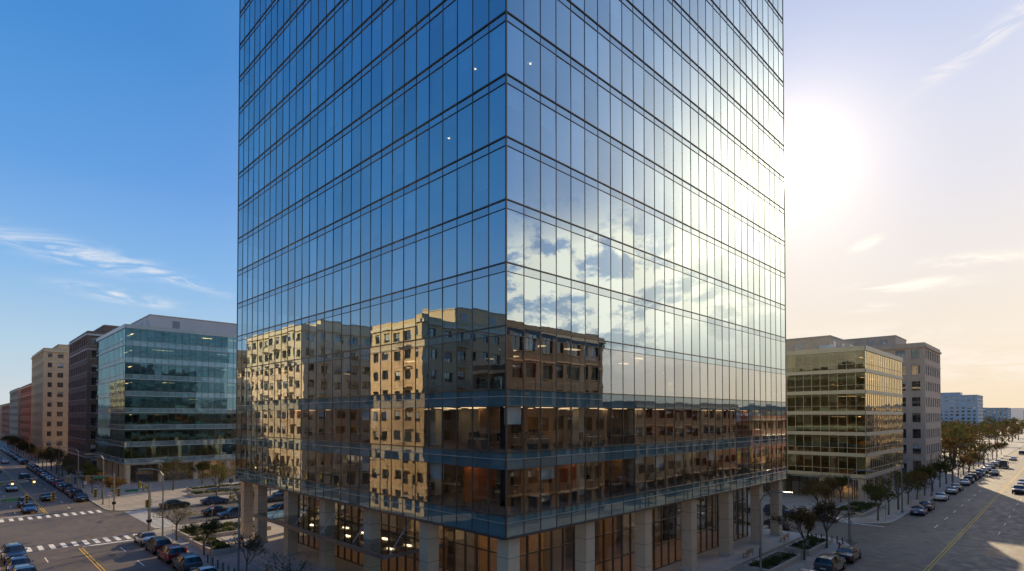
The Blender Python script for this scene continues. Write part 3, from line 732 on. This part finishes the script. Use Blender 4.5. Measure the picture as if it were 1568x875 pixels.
# ------------------------------------------------------------------ cars
def paint(name,c,metal=.3):
    m,t=newmat(name); out=t.new('ShaderNodeOutputMaterial'); p=t.new('ShaderNodeBsdfPrincipled'); t.l.new(p.outputs[0],out.inputs[0])
    tc=t.new('ShaderNodeTexCoord').outputs['Object']; n=t.noise(tc,2,4); t.l.new(t.mix(t.ramp(n,.4,.7,0,.25),c4(c),(.16,.14,.12,1)),p.inputs['Base Color'])
    p.inputs['Metallic'].default_value=metal; p.inputs['Roughness'].default_value=.35; p.inputs['Coat Weight'].default_value=.8; p.inputs['Coat Roughness'].default_value=.06; return m
PN=[paint('paint_black',(.015,.015,.018)),paint('paint_silver',(.42,.43,.44),.6),paint('paint_white',(.7,.7,.68),0),paint('paint_grey',(.12,.125,.13),.5),paint('paint_blue',(.03,.08,.2),.4),paint('paint_red',(.3,.02,.02),.2),paint('paint_dark_blue',(.015,.03,.06),.4)]
M['cglassd']=mat('car_glass',(.015,.018,.02),.05,0,.05,spec=.8); M['tyre']=mat('tyre',(.02,.02,.02),.85); M['rim']=mat('rim',(.4,.4,.4),.3,.9)
M['head']=mat('headlamp',(.7,.7,.68),.15); M['tail']=mat('tail_lamp',(.35,.01,.01),.25)
def car_mesh(kind,pm):
    b=MB()
    if kind=='sedan':
        S=[(-2.30,.72,.40,.72,.74,.62),(-2.22,.82,.28,.88,.93,.68),(-1.75,.89,.22,.93,1.00,.70),(-1.50,.90,.20,.94,1.06,.68),(-.85,.91,.19,.94,1.40,.58),(-.1,.91,.19,.93,1.45,.58),(.45,.91,.19,.92,1.38,.58),(1.15,.90,.20,.90,.98,.68),(1.75,.88,.22,.84,.90,.68),(2.15,.82,.26,.74,.78,.62),(2.32,.68,.36,.60,.62,.52)]; cab=(3,7)
    elif kind=='suv':
        S=[(-2.35,.78,.45,.98,1.02,.66),(-2.28,.88,.34,1.05,1.15,.70),(-2.05,.92,.26,1.08,1.62,.64),(-1.3,.94,.24,1.08,1.70,.66),(-.3,.94,.24,1.06,1.72,.66),(.4,.94,.24,1.05,1.66,.64),(1.05,.93,.24,1.04,1.14,.72),(1.7,.91,.26,.98,1.06,.72),(2.2,.86,.32,.90,.94,.66),(2.36,.74,.42,.76,.78,.56)]; cab=(1,6)
    else:
        S=[(-2.7,.92,.40,1.2,2.3,.84),(-2.65,.96,.32,1.2,2.38,.88),(-1.2,.98,.30,1.2,2.42,.90),(.4,.98,.30,1.2,2.42,.90),(1.2,.98,.30,1.18,2.34,.86),(1.9,.96,.30,1.15,1.35,.78),(2.5,.90,.34,1.02,1.1,.72),(2.7,.8,.42,.85,.88,.62)]; cab=(3,5)
    G=M['cglassd']; rows=[]
    for i,(x,w_,zb,zl,zt,wr) in enumerate(S):
        rows.append([(x,-wr*.92,zb),(x,-w_,zb+.10),(x,-w_*1.01,(zb+zl)/2),(x,-w_*.97,zl),(x,-wr,zt-.04),(x,-wr*.6,zt),(x,wr*.6,zt),(x,wr,zt-.04),(x,w_*.97,zl),(x,w_*1.01,(zb+zl)/2),(x,w_,zb+.10),(x,wr*.92,zb)])
    for i in range(len(rows)-1):
        a,c=rows[i],rows[i+1]
        incab=cab[0]<=i<cab[1]
        top_slope=abs(S[i+1][4]-S[i][4])>.25
        for j in range(11):
            m=pm
            if incab and j in(3,7): m=G
            if incab and j in(4,5,6) and top_slope: m=G
            if j in(0,10): m=M['black']
            b.poly([a[j],a[j+1],c[j+1],c[j]],m)
        b.poly([a[11],a[0],c[0],c[11]],M['black'])
    b.poly(rows[0],pm); b.poly(rows[-1][::-1],pm)
    for i in range(cab[0],cab[1]+1):
        x,w_,zb,zl,zt,wr=S[i]
        if zt-zl>.25:
            for sgn in(-1,1):
                b.cyl((x,sgn*(w_*.97+.004),zl),(x,sgn*(wr+.004),zt-.04),.035,.03,4,pm)
    L0=S[0][0];L1=S[-1][0]; wx=(L1-L0)*.31; wr_=.36 if kind!='sedan' else .33
    for x in(-wx-.02,wx+.08):
        for sg_ in(-1,1):
            y=sg_*(S[4][1]+.012)
            b.cyl((x,y-sg_*.12,wr_+.02),(x,y+sg_*.004,wr_+.02),wr_+.07,wr_+.07,18,M['black'])
            b.cyl((x,y-sg_*.2,wr_),(x,y+sg_*.02,wr_),wr_,wr_*.97,18,M['tyre'])
            b.cyl((x,y+sg_*.0,wr_),(x,y+sg_*.03,wr_),wr_*.62,wr_*.58,12,M['rim']); b.cyl((x,y+sg_*.03,wr_),(x,y+sg_*.04,wr_),.07,.06,8,M['black'])
            for q in range(5):
                an=q*1.2566; b.cyl((x+.11*math.cos(an+.6),y+sg_*.026,wr_+.11*math.sin(an+.6)),(x+.11*math.cos(an+.6),y+sg_*.034,wr_+.11*math.sin(an+.6)),.05,.05,5,M['black'])
    xf,wf=S[-2][0],S[-2][1]; zf=S[-2][3]
    for sg_ in(-1,1):
        b.box(xf-.12,sg_*(wf-.30),zf-.20,xf+.13,sg_*(wf-.02),zf-.06,M['head'])
        xb,wb,zb2=S[1][0],S[1][1],S[1][3]
        b.box(xb-.06,sg_*(wb-.28),zb2-.24,xb+.10,sg_*(wb+.01),zb2-.06,M['tail'])
        b.box(S[cab[1]][0]-.55,sg_*.93,S[4][3]+.02,S[cab[1]][0]-.38,sg_*1.08,S[4][3]+.16,pm)
    b.box(xf+.02,-.45,.42,xf+.20,.45,.56,M['black']); b.box(S[0][0]-.012,-.26,.55,S[0][0]+.02,.26,.67,M['white'])
    return b.mesh('car')
CM={}
def car(x,y,rz,kind=None,ci=None,name='parked_car',z=.016):
    kind=kind or random.choice(['sedan','suv','sedan']); ci=random.randrange(7) if ci is None else ci
    if (kind,ci) not in CM: CM[(kind,ci)]=car_mesh(kind,PN[ci])
    put(CM[(kind,ci)],name,(x,y,z),rz+U(-.02,.02))
H=math.pi/2
for y,k,c in((56.3,'sedan',1),(50.6,'suv',0),(44.9,'suv',5),(39.2,'suv',3),(33.2,'sedan',2),(27,'sedan',0)): car(-8.25,y,H,k,c)
for y,k,c in((57,'suv',6),(50.5,'sedan',4),(44,'suv',6),(37,'sedan',0)): car(-20.7,y,-H,k,c)
y=100
while y<330:
    if R()<.85: car(-8.25,y,H)
    if R()<.85: car(-20.8,y+2,-H)
    y+=6.3
for x,y,k,c in((-16.3,105,'suv',6),(-16.4,97,'sedan',4),(-12.7,112,'sedan',0),(-16.4,135,'sedan',1),(-12.6,160,'suv',0),(-16.4,190,'sedan',3),(-12.6,230,'sedan',2),(-16.4,260,'suv',0)): car(x,y,-H if x<-14.5 else H,k,c,'car')
for x in(2,8.5,15,21.5,28,35,41,48): 
    if R()<.85: car(x,84.7,0)
for x in(6,13,20,27,34,41): 
    if R()<.8: car(x,67.4,math.pi)
for x,y in((18,80),(5,72),(34,73)): car(x,y,0 if y<76 else math.pi,name='car')
for y in (1,7.2,13.5,20,26.5,33,40,47): car(68.7,y,-H); 
for y in (4,10.5,17,24,30,38): car(57.4,y,H)
car(45.2,-8.4,0,'sedan',0); car(38.8,-8.4,0,'suv',3); car(32,-8.4,0,'sedan',1)
for x,c in((86,4),(92.5,0),(108,2),(121,1),(128,6),(141,1),(148,3),(156,0),(163,4),(171,2),(180,0),(190,1),(199,3),(210,0),(222,1)): car(x,-8.4,0,None,c)
for x,y,k,c in((131,-18.2,'suv',0),(128,-21.8,'sedan',4),(150,-18,'sedan',2),(175,-11,'sedan',3),(190,-17.5,'suv',6),(205,-11,'van',3),(225,-17,'van',2),(245,-10.8,'sedan',1),(262,-18,'sedan',0),(290,-11,'suv',0),(310,-17.5,'sedan',5),(350,-11,'sedan',2),(380,-18,'suv',3),(240,-21,'suv',1),(280,-21,'sedan',0),(330,-20.8,'sedan',1),(430,-11,'sedan',0),(460,-18,'van',2)):
    car(x,y,0 if y>-15.5 else math.pi,k,c,'car')
print('done',len(bpy.data.objects))
